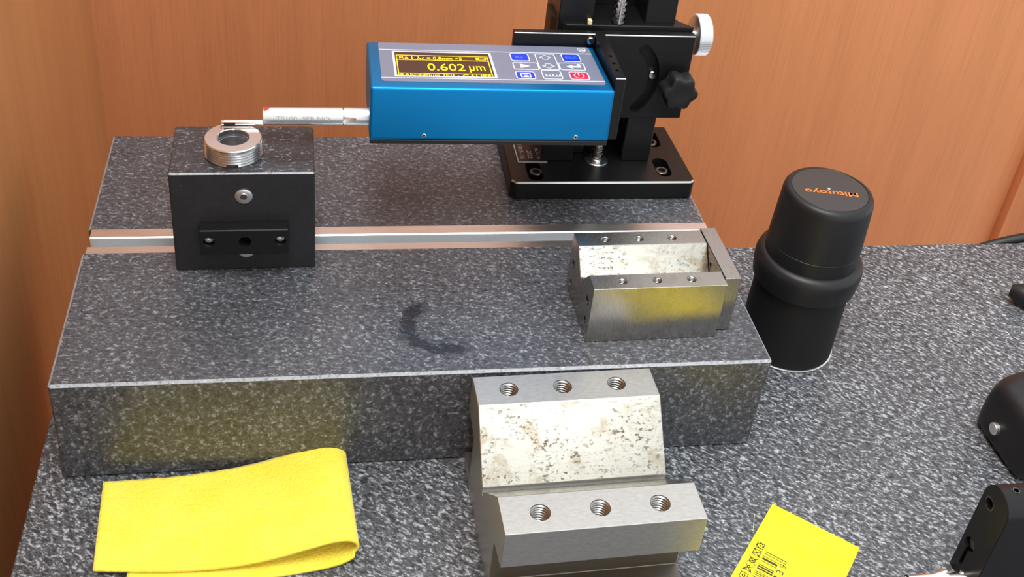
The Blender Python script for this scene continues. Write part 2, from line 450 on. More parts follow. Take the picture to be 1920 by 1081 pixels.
# ================================================================== roughness tester with probe
TW, TH, TL = 65.5, 34.1, 144.6
t = thing('roughness_tester', 'blue handheld surface roughness tester with lit screen and silver probe', 'measuring instrument',
          (169.1, 113.9, 149.65), (-0.0585, 0, -0.011))
obj('casing', box(new(), 0, TL, 0, TW, 0, TH, 1.9, 4), 'blue', t)
obj('bottom_plate', box(new(), 0.4, TL - 0.4, 0.4, TW - 0.4, -2.9, -0.05, 0.4, 1), 'black_plastic', t)
PX0, PX1, PY0, PY1 = 6.9, 141.0, 8.3, 64.0
pan = obj('keypad_panel', prism(new(), rounded(PX0, PX1, PY0, PY1, 2.0), 'z', TH + 0.02, TH + 0.25), 'overlay', t, label='grey printed front panel')
ZP = TH + 0.25
for y in (53.4, 12.9):
    obj('panel_line', box(new(), PX0, PX1, y - 0.35, y + 0.35, ZP, ZP + 0.06), 'overlay_line', pan)
# shield emblem with an eye in the corner
b = new()
sh = [(0, 3.6), (1.6, 3.0), (2.7, 2.7), (2.6, 0.2), (1.6, -2.2), (0, -3.6), (-1.6, -2.2), (-2.6, 0.2), (-2.7, 2.7), (-1.6, 3.0)]
ex, ey = 135.9, 58.9
ring_strip(b, [(ex + p[0], ey + p[1]) for p in sh], [(ex + p[0] * .8, ey + p[1] * .84) for p in sh], ZP, ZP + 0.06)
eye = [(ex + 1.9 * math.cos(2 * PI * k / 24), ey + 1.6 * math.sin(2 * PI * k / 24)) for k in range(24)]
ring_strip(b, eye, [(ex + (p[0] - ex) * .72, ey + (p[1] - ey) * .72) for p in eye], ZP, ZP + 0.06)
prism(b, [(ex + 0.3 + 0.8 * math.cos(2 * PI * k / 16), ey + 0.8 * math.sin(2 * PI * k / 16)) for k in range(16)], 'z', ZP, ZP + 0.06)
obj('emblem', b, 'overlay_line', pan)
# display
dsp = obj('display', box(new(), 16.0, 74.4, 16.0, 50.0, TH + 0.1, ZP + 0.05), 'screen_glass', t, label='dark screen with yellow lit readout')
obj('display_frame', ring_strip(new(), [(14.8, 14.7), (75.9, 14.7), (75.9, 51.3), (14.8, 51.3)], [(16.2, 16.2), (74.4, 16.2), (74.4, 50.0), (16.2, 50.0)], ZP, ZP + 0.1), 'overlay_line', dsp)
ZD = ZP + 0.07
b = new()
X0, X1, YT, YB = 17.2, 73.0, 45.3, 16.3
for p in (((X0, YB), (X0, YT)), ((X0, YT), (X1, YT)), ((X1, YT), (X1, YB)), ((X0, 38.6), (X1, 38.6)), ((26.6, 38.6), (26.6, YT)), ((X0, 19.6), (X1, 19.6)), ((44.0, YB), (44.0, 19.6))):
    stroke(b, p, 0.55, ZD, ZD + 0.04)
obj('screen_line', b, 'screen_text', dsp)
obj('readout', text('Ra', 18.9, 24.4, 39.9, 43.9, ZD, ZD + 0.04), 'screen_text', dsp)
obj('readout', text('λc = 0.8mm ×5', 29.6, 57.0, 39.7, 44.0, ZD, ZD + 0.04), 'screen_text', dsp)
obj('readout', text('0.602', 35.0, 57.6, 24.0, 33.7, ZD, ZD + 0.04), 'screen_text', dsp)
obj('readout', text('μm', 60.2, 69.8, 22.3, 31.2, ZD, ZD + 0.04), 'screen_text', dsp)
for s_, x0_, x1_ in (('RAN:±40μm', 18.2, 41.5), ('FIL: GAUSS', 45.2, 72.2)):
    b = text(s_, x0_, x1_, 13.9, 18.9, ZD, ZD + 0.04)
    bmesh.ops.bisect_plane(b, geom=b.verts[:] + b.edges[:] + b.faces[:], plane_co=(0, 16.3, 0), plane_no=(0, 1, 0), clear_inner=True)
    obj('readout', b, 'screen_text', dsp)
b = ring_strip(new(), [(65.6, 39.9), (71.6, 39.9), (71.6, 43.9), (65.6, 43.9)], [(66.2, 40.5), (71.0, 40.5), (71.0, 43.3), (66.2, 43.3)], ZD, ZD + 0.04)
box(b, 71.6, 72.4, 41, 42.8, ZD, ZD + 0.04); box(b, 66.5, 67.8, 40.8, 43.0, ZD, ZD + 0.04)
obj('battery_mark', b, 'screen_text', dsp)
# keys
def key(x0, x1, y0, y1, fill, label, glyph, gm, border=True):
    k = obj('key', prism(new(), rounded(x0 + 0.5, x1 - 0.5, y0 + 0.5, y1 - 0.5, 1.4), 'z', ZP - 0.1, ZP + 0.14), fill, t, label=label)
    o_, i_ = rounded(x0, x1, y0, y1, 1.9), rounded(x0 + 0.65, x1 - 0.65, y0 + 0.65, y1 - 0.65, 1.35)
    obj('key_border', ring_strip(new(), o_, i_, ZP, ZP + 0.16), 'overlay_line', k)
    glyph = glyph if isinstance(glyph, list) else [glyph]
    for g in glyph: obj('key_symbol', g, gm, k)
    return k
ZK = ZP + 0.14; ZL = ZK + 0.05
key(87.7, 99.6, 40.2, 51.9, 'key_blue', 'blue key lettered Ra', text('Ra', 91.2, 95.8, 44.2, 48.0, ZK, ZL), 'glyph_blue')
key(120.4, 132.4, 40.8, 52.3, 'key_blue', 'blue key lettered ESC', text('ESC', 122.8, 130.2, 44.8, 48.6, ZK, ZL), 'glyph_blue')
key(87.6, 103.6, 27.8, 38.2, 'overlay', 'key with a white play triangle', prism(new(), [(92.2, 29.9), (98.4, 33.0), (92.2, 36.1)], 'z', ZK, ZL), 'overlay_line')
key(87.4, 99.4, 14.4, 24.9, 'key_blue', 'blue key with a white disk symbol', None or (lambda b: b)(ring_strip(new(), [(90.3, 16.6), (96.6, 16.6), (96.6, 22.8), (90.3, 22.8)], [(91.1, 17.2), (95.8, 17.2), (95.8, 22.2), (91.1, 22.2)], ZK, ZL)), 'overlay_line')
b = box(new(), 92.3, 95.0, 16.8, 19.2, ZK, ZL + .02); box(b, 91.7, 95.3, 20.4, 22.3, ZK, ZL + .02)
obj('key_symbol', b, 'overlay_line', [o for o in t.children if o.get('label') == 'blue key with a white disk symbol'][0])
def arrow(cy, d):
    p = [(0, 4.2), (4.0, 0.6), (1.9, 0.6), (1.9, -2.2), (-1.9, -2.2), (-1.9, 0.6), (-4.0, 0.6)]
    P_ = [(109.9 + x * 0.95, cy + d * y) for x, y in p]
    bb = new(); stroke(bb, P_, 0.55, ZK, ZL, True); return bb
key(103.6, 116.4, 28.0, 51.6, 'overlay', 'tall grey key with up and down arrows', [arrow(45.5, 1), arrow(34.5, -1)], 'overlay_line')
ent = [(121.6, 33.2), (125.8, 36.0), (125.8, 34.3), (129.0, 34.3), (129.0, 37.0), (131.0, 37.0), (131.0, 32.2), (125.8, 32.2), (125.8, 30.4)]
key(116.4, 132.8, 28.2, 38.8, 'overlay', 'key with a white enter arrow', prism(new(), [(x - 0.8, y) for x, y in ent], 'z', ZK, ZL), 'overlay_line')
b = new()
stroke(b, [(105.3, 18.6), (114.4, 18.6)], 0.5, ZK, ZL)
for k in range(5):
    stroke(b, [(105.6 + k * 2.1, 18.6), (106.2 + k * 2.1, 21.6 if k % 2 == 0 else 20.6), (106.9 + k * 2.1, 18.6)], 0.5, ZK, ZL)
key(103.6, 116.0, 14.6, 27.6, 'overlay', 'key with a white profile curve symbol', b, 'overlay_line')
b = new()
arc = [(126.5 + 3.0 * math.sin(a), 20.1 + 3.3 * math.cos(a)) for a in [0.6 + k * (2 * PI - 1.2) / 18 for k in range(19)]]
stroke(b, arc, 0.6, ZK, ZL); stroke(b, [(126.5, 20.4), (126.5, 24.3)], 0.6, ZK, ZL)
key(120.5, 132.6, 14.8, 25.8, 'key_red', 'red power key', b, 'overlay_line')
for x in (32.1, 123.9):
    o = obj('screw', lathe(new(), [(1.35, 0.2), (1.35, -0.35), (1.1, -0.55), (0.7, -0.55), (0.6, -0.2)], (x, 0, 3.3), 'y', 20), 'chrome', t, label='small bright screw')
    obj('socket', lathe(new(), [(0.6, -0.3), (0.6, -0.58), (0.4, -0.6)], (x, 0, 3.3), 'y', 6), 'hole', o, smooth=0)
# probe: built in world directions, placed under the tester by undoing the tester's own pose
inv = (Matrix.Translation(Vector((169.1, 113.9, 149.65))) @ Euler((-0.0585, 0, -0.011)).to_matrix().to_4x4()).inverted()
PY, PZ = 130.2, 156.0
sl = lathe(new(), [(4.3, 107.7), (5.25, 108.2), (5.25, 154.0), (4.2, 154.15), (4.2, 154.75), (5.3, 154.9), (5.3, 169.6)], (0, PY, PZ), 'x', 48)
c = new()
prism(c, [(154.3, PZ - 2.2), (154.3, PZ + 2.3), (161.0, PZ + 1.8), (162.2, PZ + 1.1), (161.4, PZ + 0.2), (155.4, PZ - 2.2)], 'y', PY - 8, PY - 2.8)
sleeve = obj('probe_sleeve', xf(carve(sl, c), inv), 'aluminium_matt', t, label='bright matt metal sleeve of the probe')
# lettering wraps round the sleeve, reading from the far side
b = text('TS100  SER.NO.', -18.5, 13.5, -1.1, 1.1, 0, 0.06)
bmesh.ops.subdivide_edges(b, edges=[e for e in b.edges if e.calc_length() > 0.8], cuts=1)
for v in b.verts:
    a = 0.24 + v.co.y / 5.25; r = 5.28 + v.co.z
    x_ = 127 + 0.0 - (-v.co.x - 7) * 1.0
    v.co = Vector((x_ , PY - r * math.cos(a), PZ + r * math.sin(a)))
obj('lettering', xf(b, inv), 'grey_print', sleeve)
b = new()
vsq = []
for k in range(13):
    a = 1.05 + 0.75 * k / 12; wdt = 3.6 * math.sin(PI * min(1, (0.25 + k / 12)) / 2)
    for x_ in (108.3, 108.3 + wdt): vsq.append(b.verts.new((x_, PY - 5.3 * math.cos(a), PZ + 5.3 * math.sin(a))))
for k in range(12): b.faces.new((vsq[2 * k], vsq[2 * k + 1], vsq[2 * k + 3], vsq[2 * k + 2]))
obj('red_mark', xf(b, inv), 'red_paint', sleeve)
SZ = RZ + H + 0.15 + 1.75
sty = obj('stylus', xf(lathe(new(), [(0.6, 83.4), (1.5, 84.2), (1.75, 86), (1.75, 108)], (0, PY - 0.2, SZ), 'x', 24), inv), 'chrome', t, label='thin polished stylus rod')
obj('stylus_tip', xf(box(new(), 85.4, 92.2, PY - 2.15, PY - 1.3, SZ - 0.75, SZ + 0.75, 0.3, 1), inv), 'hole', sty)

# ================================================================== black measuring stand
ZS = HB + 14.2
t = thing('measuring_stand', 'black metal column stand with lead screw holding the blue tester', 'stand', (268.5, 167, HB + 0.1))
O = Vector((268.5, 167, HB + 0.1))
def so(name, bm, mat, par=None, label=None, smooth=35):
    xf(bm, Matrix.Translation(-O)); return obj(name, bm, mat, par or t, None, label, smooth)
b = prism(new(), [(272, 167), (396, 167), (399, 170), (396.5, 242), (269.5, 242), (268.3, 171)], 'z', HB + 0.1, ZS, 1.0)
for f in b.faces:
    n = f.normal
    if n.y < -0.4 and n.z > 0.4: f.material_index = 1
c = new()
pockets = [(286.5, 181.5), (379.3, 186.0), (381.3, 224.5)]
for (x, y) in pockets:
    pts = [(x + 5.4 * math.cos(PI * k / 10), y + 6.5 + 5.4 * math.sin(PI * k / 10)) for k in range(11)] + [(x - 5.4 * math.cos(PI * k / 10), y - 6.5 - 5.4 * math.sin(PI * k / 10)) for k in range(11)]
    prism(c, pts, 'z', ZS - 7, ZS + 4)
so('base_plate', carve(b, c), ['black_anodised', 'edge_glint'], smooth=20)
for (x, y), (bx_, by_) in zip(pockets, [(288.2, 183.5), (379.2, 184.8), (381.0, 222.8)]):
    bo = so('bolt', lathe(new(), [(4.5, ZS - 6.9), (4.5, ZS - 2.0), (4.1, ZS - 1.6), (2.6, ZS - 1.6), (2.4, ZS - 3.6)], (bx_, by_, 0), 'z', 32), 'steel_dark', label='dark socket-head bolt in its slot')
    so('socket', lathe(new(), [(2.4, ZS - 4), (2.4, ZS - 3.5), (2.2, ZS - 3.4)], (bx_, by_, 0), 'z', 6), 'hole', bo, smooth=0)
# rating plate with engraved lines
pl = so('rating_plate', box(new(), 276.6, 297.4, 191.6, 219, ZS + 0.02, ZS + 0.9), 'grey_print', label='small black engraved plate with pale edge')
so('plate_face', box(new(), 277.4, 297.2, 192.3, 219, ZS + 0.85, ZS + 1.05), 'black_satin', pl)
for s_, x_, l0, l1 in (('1905-36', 280.8, 195.5, 214), ('2022', 286.4, 196.0, 206.0), ('КЛ. 0', 292.6, 195.5, 208.5)):
    b = text(s_, 0, l1 - l0, -1.6, 1.6, ZS + 1.05, ZS + 1.1)
    xf(b, Matrix.Translation((x_, l1, 0)) @ Matrix.Rotation(-PI / 2, 4, 'Z'))
    so('lettering', b, 'label_print', pl)
# column
for x0, x1 in ((293.0, 316.0), (351.0, 371.5)):
    so('column_rail', box(new(), x0, x1, 194.2, 222, ZS, 330, 0.6, 1), 'black_satin')
so('column_back', box(new(), 293.0, 371.5, 222.1, 232, ZS, 330, 0.6, 1), 'black_satin')
so('foot_block', box(new(), 318, 326, 205, 221.9, ZS, ZS + 9, 0.5, 1), 'black_satin')
so('lead_screw_bearing', lathe(new(), [(8.2, ZS), (8.2, ZS + 0.5), (7.6, ZS + 0.9), (7.0, ZS + 0.5), (4.6, ZS + 0.4)], (333.3, 195, 0), 'z', 40), 'chrome_dull', label='bright ring round the foot of the screw')
prof = [(3.3, ZS + 0.3)]
z = ZS + 0.6
while z < 320:
    prof += [(3.3, z), (3.3, z + 0.8), (4.3, z + 1.2), (4.3, z + 3.3), (3.3, z + 3.7)]; z += 4.4
so('lead_screw', lathe(new(), prof, (333.3, 195, 0), 'z', 32), 'chrome', label='shiny steel lead screw', smooth=30)
# carriage
b = prism(new(), [(297.5, 190.2), (384, 190.2), (376, 199), (373.5, 206), (373.5, 221.8), (290.5, 221.8), (290.5, 205)], 'z', 126, 190.2, 0.5)
c = box(new(), 292.9, 316.1, 194.1, 222.5, 100, 200); box(c, 350.9, 371.6, 194.1, 222.5, 100, 200)
so('carriage', carve(b, cyl(new(), (333.3, 195, 0), 4.6, 100, 200)), 'black_anodised', smooth=25)
so('gib_tab', box(new(), 312, 314.6, 190.4, 193.9, 190.2, 193.2, 0.2, 1), 'ivory')
# swivel plate with its arc slot
b = box(new(), 322.2, 384, 183, 190, 125.2, 187, 0.5, 1)
for f in b.faces:
    if f.normal.y < -0.4 and f.normal.z > 0.4: f.material_index = 1
c = new()
CX, CZ, R0 = 330.0, 155.0, 30.0
pts = [(CX + (R0 + 4) * math.cos(a), CZ + (R0 + 4) * math.sin(a)) for a in [math.radians(-46 + 92 * k / 20) for k in range(21)]]
pts += [(CX + R0 * math.cos(math.radians(46)) + 4 * math.cos(math.radians(46 + 180 * k / 8)), CZ + R0 * math.sin(math.radians(46)) + 4 * math.sin(math.radians(46 + 180 * k / 8))) for k in range(1, 8)]
pts += [(CX + (R0 - 4) * math.cos(a), CZ + (R0 - 4) * math.sin(a)) for a in [math.radians(46 - 92 * k / 20) for k in range(21)]]
pts += [(CX + R0 * math.cos(math.radians(-46)) + 4 * math.cos(math.radians(134 + 180 * k / 8)), CZ + R0 * math.sin(math.radians(-46)) + 4 * math.sin(math.radians(134 + 180 * k / 8))) for k in range(1, 8)]
prism(c, pts, 'y', 175, 188.5)
sw = so('swivel_plate', carve(b, c), ['black_anodised', 'edge_glint'], smooth=25, label='black square plate with an arc slot')
so('slot_screw', lathe(new(), [(3.0, 188.4), (3.0, 186.0), (2.4, 185.4), (1.2, 185.4)], (CX + 30 * math.cos(0.05), 0, CZ + 30 * math.sin(0.05)), 'y', 24), 'chrome', sw)
# L bracket that carries the tester
b = prism(new(), [(262.3, 181), (315.1, 181), (315.1, 121.6), (321.7, 121.6), (321.7, 186.2), (262.3, 186.2)], 'z', 145.5, 188.4, 0.4)
for f in b.faces:
    if f.normal.y < -0.4 and f.normal.z > 0.4: f.material_index = 1
c = new()
for y in (150.8, 141.0, 132.0): cyl(c, (318.2, y, 0), 1.25, 180, 195, 'z', 16)
br = so('bracket', carve(b, c), ['black_anodised', 'edge_glint'], smooth=25, label='black angle bracket beside and behind the tester')
so('bracket_screw', lathe(new(), [(2.6, 181), (2.6, 178.6), (2.2, 178.0), (1.2, 178.0)], (312.0, 0, 184.5), 'y', 24), 'chrome', br)
# star knob
def star(y, r, amp):
    return [(374.4 + (r + amp * math.cos(6 * a + 0.6)) * math.cos(a), 153.8 + (r + amp * math.cos(6 * a + 0.6)) * math.sin(a)) for a in [2 * PI * k / 96 for k in range(96)]]
b = new()
rings = []
for y, r, amp in ((178, 9.6, 0.9), (176.6, 11.2, 1.25), (166.2, 11.2, 1.25), (164.6, 10.4, 1.1), (164.2, 8.6, 0.7), (164.6, 5.2, 0.1)):
    rings.append([b.verts.new((p[0], y, p[1])) for p in star(y, r, amp)])
for A, B in zip(rings, rings[1:]):
    for k in range(96): b.faces.new((A[k], A[(k + 1) % 96], B[(k + 1) % 96], B[k]))
b.faces.new(rings[0]); b.faces.new(rings[-1]); bmesh.ops.recalc_face_normals(b, faces=b.faces[:])
cyl(b, (374.4, 0, 153.8), 3.4, 177.5, 183.2, 'y', 20)
so('star_knob', b, 'black_plastic', label='black six-lobed star knob', smooth=40)
# round knurled knob on the side
kn = new(); prof = [(5, 391.0), (12.6, 391.0), (13.7, 391.6), (13.7, 392.4)]
lathe(kn, [(5, 391.0), (12.4, 391.0), (13.4, 391.8), (13.4, 400.2), (12.6, 401.0), (5, 401.0)], (-3.0, 200.5, 180), 'x', 72)
knob = so('round_knob', kn, 'aluminium_matt', label='silver round knob with knurled rim', smooth=40)
b = new()
for k in range(60):
    a = 2 * PI * k / 60; q = Vector((0, math.cos(a), math.sin(a))); w_ = Vector((0, -math.sin(a), math.cos(a))) * 0.42
    base = Vector((-3.0, 200.5, 180)); vv = []
    for x_ in (392.4, 399.9):
        vv.append([b.verts.new(base + Vector((x_, 0, 0)) + p_) for p_ in (q * 13.3 - w_, q * 13.9 - w_ * 0.4, q * 13.9 + w_ * 0.4, q * 13.3 + w_)])
    for i in range(3): b.faces.new((vv[0][i], vv[0][i + 1], vv[1][i + 1], vv[1][i]))
    b.faces.new(vv[0]); b.faces.new(vv[1])
bmesh.ops.recalc_face_normals(b, faces=b.faces[:])
o = so('knurling', b, 'aluminium_matt', knob, smooth=0); o['kind'] = 'stuff'
so('knob_shaft', lathe(new(), [(6.2, 376.2), (6.2, 380.5), (5.4, 381.2), (3.4, 381.4), (3.4, 391.2)], (-3.0, 200.5, 180), 'x', 32), 'chrome_dull', knob)

# ================================================================== the two steel vee blocks
thread_cache = {}
def thread(parent, r, depth, loc, axis='z'):
    key_ = (r, depth)
    if key_ not in thread_cache:
        b = new(); prof = []; z = -0.15
        pitch = r * 0.33
        while z > -depth:
            prof += [(r * 0.985, z), (r * 0.985, z - pitch * 0.25), (r * 0.84, z - pitch * 0.55), (r * 0.84, z - pitch * 0.75)]; z -= pitch
        n_ = 36; rings = []
        for rr, h in prof: rings.append([b.verts.new((rr * math.cos(2 * PI * i / n_), rr * math.sin(2 * PI * i / n_), h)) for i in range(n_)])
        for A, B in zip(rings, rings[1:]):
            for i in range(n_): b.faces.new((B[i], B[(i + 1) % n_], A[(i + 1) % n_], A[i]))
        f = b.faces.new(rings[-1])
        for f in b.faces: f.normal_flip()
        o = obj('thread', b, 'steel_thread', parent, loc, smooth=20)
        thread_cache[key_] = o
        return o
    return copy(thread_cache[key_], parent, loc)

VH, VL, VD = 68.0, 102.6, 108.2
t = thing('vee_block', 'large bare steel vee block on the table against the granite base', 'vee block', (222.3, -3.2, 0), (0, 0, 0.0235))
pf = [(0, 0), (0, 8.8), (-19, 8.8), (-19, 41), (0, 44), (0, VH), (-22.3, VH), (-52.4, 37.6), (-52.4, 33), (-55.4, 33), (-55.4, 37.6), (-85.0, VH), (-VD, VH), (-VD, 43.4), (-89, 40.5), (-89, 8.8), (-VD, 8.8), (-VD, 0)]
b = prism(new(), pf, 'x', 0, VL, 0.35)
for f in b.faces:
    n = f.normal; c_ = f.calc_center_median()
    if abs(n.y) > 0.6 and abs(n.z) > 0.6 and -86 < c_.y < -22: f.material_index = 1
    if (c_.z < 9 and abs(n.x) < 0.5) or (abs(n.x) < 0.5 and -VD < c_.y < -88.5 and c_.z < 42): f.material_index = 2
c = new(); spots = []
for x in (19.0, 49.4, 80.4):
    spots += [(x - 0.3, -11.1), (x + 0.6, -96.6)]
for (x, y) in spots: cyl(c, (x, y, 0), 5.25, VH - 17, VH + 3, 'z', 36)
# the bottom plate carries dark oil stains, the vee faces are spotted
obj('body', carve(b, c), ['steel', 'steel_vee', 'steel_rust'], t, smooth=20)
for (x, y) in spots: thread(t, 5.25, 16.5, (x, y, VH))

H2 = 39.3
t = thing('vee_block', 'smaller steel vee block with end plate, on the right end of the granite base', 'vee block', (291.2, 21.0, HB + 0.1), (0, 0, 0.018))
pf = [(0, 0), (0, H2), (12.7, H2), (26.2, 25.6), (26.2, 23.6), (27.8, 23.6), (27.8, 25.6), (40.6, H2), (54, H2), (54, 0)]
b = prism(new(), pf, 'x', 0, 80.0, 0.3)
for f in b.faces:
    n = f.normal
    if abs(n.y) > 0.6 and abs(n.z) > 0.6: f.material_index = 1
c = new(); spots = []
for x in (18.0, 38.8, 59.6): spots += [(x, 46.8), (x + 0.2, 6.5)]
for (x, y) in spots: cyl(c, (x, y, 0), 2.9, H2 - 11, H2 + 2, 'z', 28)
ends = [(45.2, 22.5, 2.6), (44.7, 8.6, 2.2), (8.3, 24.6, 2.9), (7.2, 11.1, 2.2)]
for (y, z, r) in ends: cyl(c, (0, y, z), r, -2, 9, 'x', 24)
obj('body', carve(b, c), ['steel_worn', 'steel_vee'], t, smooth=20)
for (x, y) in spots: thread(t, 2.9, 10.5, (x, y, H2))
b = box(new(), 80.2, 90.2, 5.4, 55.4, 0.6, H2 + 0.4, 0.35, 1)
obj('end_plate', carve(b, cyl(new(), (0, 29, 31.5), 1.6, 76, 84, 'x', 20)), 'steel_worn', t, smooth=20)

# ================================================================== black canister
t = thing('canister', 'black round canister with a collar and orange lettering upside down on its lid', 'canister', (457.7, 93.1, 0))
obj('bottom_rim', lathe(new(), [(30, 0.05), (32.4, 0.05), (32.9, 0.5), (32.9, 1.2), (32.2, 1.5)], n=96), 'chrome_dull', t, label='thin bright ring at the foot')
obj('body', lathe(new(), [(31, 1.4), (32.0, 1.6), (31.2, 56.2)], n=96), 'black_matt', t)
obj('collar', lathe(new(), [(31.0, 56), (33.0, 56.2), (34.2, 57.5), (35.2, 66), (35.2, 72), (34.2, 75.4), (32.2, 77.0), (30.4, 77.6)], n=96), 'black_plastic', t, label='wider rounded collar')
prof = [(30.3, 77.3), (30.2, 87.6), (29.9, 87.8), (29.9, 88.2), (30.15, 88.4), (28.9, 121.5), (28.5, 124.0), (27.4, 125.9), (25.6, 126.8), (24.9, 126.8), (24.6, 126.5), (24.3, 126.5), (24.0, 126.8), (3, 126.8)]
cap = obj('cap', lathe(new(), prof, n=96), 'black_plastic', t, label='smooth tapered lid')
b = text('Mitutoyo', -16.9, 16.9, -3.0, 3.4, 126.84, 126.98, bold=0.008)
# the two bold strokes of the first letter lean, as in the printed mark
xf(b, Matrix.Translation((-0.4, -3.2, 0)) @ Matrix.Rotation(PI - 0.17, 4, 'Z'))
obj('lettering', b, 'orange_print', cap, label='orange maker lettering')
obj('lid_disc', lathe(new(), [(24.0, 126.7), (24.0, 126.8), (23.8, 126.81), (0.5, 126.81)], n=96), 'dusty_black', cap, label='dusty flat top of the lid')
obj('centre_dot', lathe(new(), [(1.1, 126.8), (0.9, 127.0)], (-0.4, 0.8, 0), n=16), 'grey_print', cap)

# ================================================================== yellow cloth, folded over on itself
def cloth():
    prof_ = [(17, 1.0, 1), (30, 1.0, 1), (50, 1.0, 1), (80, 1.05, 1), (105, 1.1, 1), (118, 1.5, 1), (126, 3.2, 1), (130, 6.4, 1), (130.6, 10.0, 1), (128.4, 13.2, 1), (124, 15.2, 1), (117, 15.2, 1), (106, 12.6, 1), (94, 9.4, 1), (80, 6.6, 1), (62, 4.6, 1), (40, 3.6, 1), (18, 3.3, 1), (0, 3.2, 1)]
    # resample smoothly
    P_ = [Vector((a, b_)) for a, b_, _ in prof_]; fine = []
    for i in range(len(P_) - 1):
        p0, p1, p2, p3 = P_[max(i - 1, 0)], P_[i], P_[i + 1], P_[min(i + 2, len(P_) - 1)]
        for k in range(6):
            u = k / 6
            fine.append(0.5 * ((2 * p1) + (-p0 + p2) * u + (2 * p0 - 5 * p1 + 4 * p2 - p3) * u * u + (-p0 + 3 * p1 - 3 * p2 + p3) * u ** 3))
    fine.append(P_[-1])
    b = new(); nt = 36; grid = []
    L_ = len(fine)
    for i, p in enumerate(fine):
        row = []; s_ = i / (L_ - 1); lower = max(0.0, 1 - 1.9 * s_)
        for j in range(nt + 1):
            v = j / nt
            x = 22.2 + p.x + 3.0 * (1 - v) * (1 if p.x < 40 else max(0, 1 - (p.x - 40) / 60)) + 5.5 * (1 - v) * min(1, max(0, (p.x - 60) / 60))
            y = -66.0 + 58.5 * v + (0.7 if True else 0) * 0
            y += v * 14.5 * (max(0, p.x) / 130.0) ** 2.0 * (1 - lower * 0.6)
            y += (-9.0 if lower > 0.3 else 0) * min(1, lower) * (1 - v)
            y -= 4.5 * (1 - v) * math.sin(PI * min(1, max(0, p.x / 130)))
            z = p.y * (0.86 + 0.14 * (1 - v)) if p.y > 3.4 else p.y
            z += 0.10 * math.sin(p.x * 0.5 + j * 0.9) * (1 if p.y > 2.5 else 0)
            row.append(b.verts.new((x, y, z)))
        grid.append(row)
    for i in range(L_ - 1):
        for j in range(nt): b.faces.new((grid[i][j], grid[i][j + 1], grid[i + 1][j + 1], grid[i + 1][j]))
    bmesh.ops.recalc_face_normals(b, faces=b.faces[:])
    return b
cl = obj('cloth', cloth(), 'cloth', smooth=80)
sd = cl.modifiers.new('thickness', 'SOLIDIFY'); sd.thickness = 1.5 * S; sd.offset = 0
tag(cl, 'yellow microfibre cloth folded in two, lying in front of the granite base', 'cloth')

# ================================================================== yellow card with care symbols and bar code
ang = math.atan2(0.676, -0.737)   # card's own x runs along its long edge, y across towards the bar code side
t = thing('care_card', 'bright yellow card with black bar code, lying alone on the table front', 'card', (398.9, -47.6, 0.1))
ux, uy = -0.6535, -0.757; vx, vy = 0.757, -0.6535
RC = Matrix(((ux, vx, 0, 0), (uy, vy, 0, 0), (0, 0, 1, 0), (0, 0, 0, 1)))
obj('card', xf(box(new(), 0, 101, 0, 53.0, 0, 0.7), RC), 'card', t, smooth=0)
Z0, Z1 = 0.7, 0.76
bars = [(35.0, 0.5, 12.5), (36.6, 0.4, 12.5), (38.6, 0.4, 9.2), (40.4, 1.3, 8.9), (42.3, 0.4, 8.9), (45.3, 0.5, 8.9), (46.6, 0.9, 8.9), (48.2, 0.9, 8.9), (50.6, 0.4, 8.9), (51.8, 0.5, 8.9), (53.0, 0.4, 8.9), (54.8, 0.5, 8.9), (57.2, 0.9, 8.9), (59.4, 0.4, 8.9), (61, 1.2, 8.9), (63.4, 0.4, 8.9), (65, 0.9, 8.9)]
for u_, w_, l_ in bars:
    obj('bar', xf(box(new(), u_ - w_ * 0.58, u_ + w_ * 0.58, 9.6, 9.6 + l_, Z0, Z1), RC), 'ink', t, smooth=0)
Rtxt = RC @ Matrix(((-1, 0, 0, 0), (0, -1, 0, 0), (0, 0, 1, 0), (0, 0, 0, 1)))
for ch_, u_ in (('9', 39.2), ('3', 44.0), ('1', 48.6)):
    w_ = 1.9 if ch_ != '1' else 1.2
    obj('digit', xf(text(ch_, -u_ - w_ / 2, -u_ + w_ / 2 + 0.6, -23.4, -19.3, Z0, Z1, bold=0.0), Rtxt), 'ink', t)
def sym(pts_list, u_, v_):
    b = new()
    for pts, closed in pts_list: stroke(b, [(p[0] + u_, p[1] + v_) for p in pts], 0.46, Z0, Z1, closed)
    obj('care_symbol', xf(b, RC), 'ink', t, smooth=0)
q = 2.0
sq = [(-q, -q), (q, -q), (q, q), (-q, q)]
circ = lambda r: [(r * math.cos(2 * PI * k / 20), r * math.sin(2 * PI * k / 20)) for k in range(20)]
cross = [([(-q - .5, -q - .5), (q + .5, q + .5)], False), ([(-q - .5, q + .5), (q + .5, -q - .5)], False)]
sym([(sq, True), (circ(1.6), True), (circ(0.2), True)], 33.1, 5.5)
sym([(sq, True)] + cross, 38.7, 5.6)
sym([(circ(1.6), True)] + cross, 45.2, 5.6)
sym([([(2, -2.2), (2, 2.2), (-2, 0)], True)] + cross, 51.2, 5.6)
sym([(sq, True), ([(-2, -1.2), (-2, 1.2)], False), (circ(0.8), True)], 57.6, 5.4)

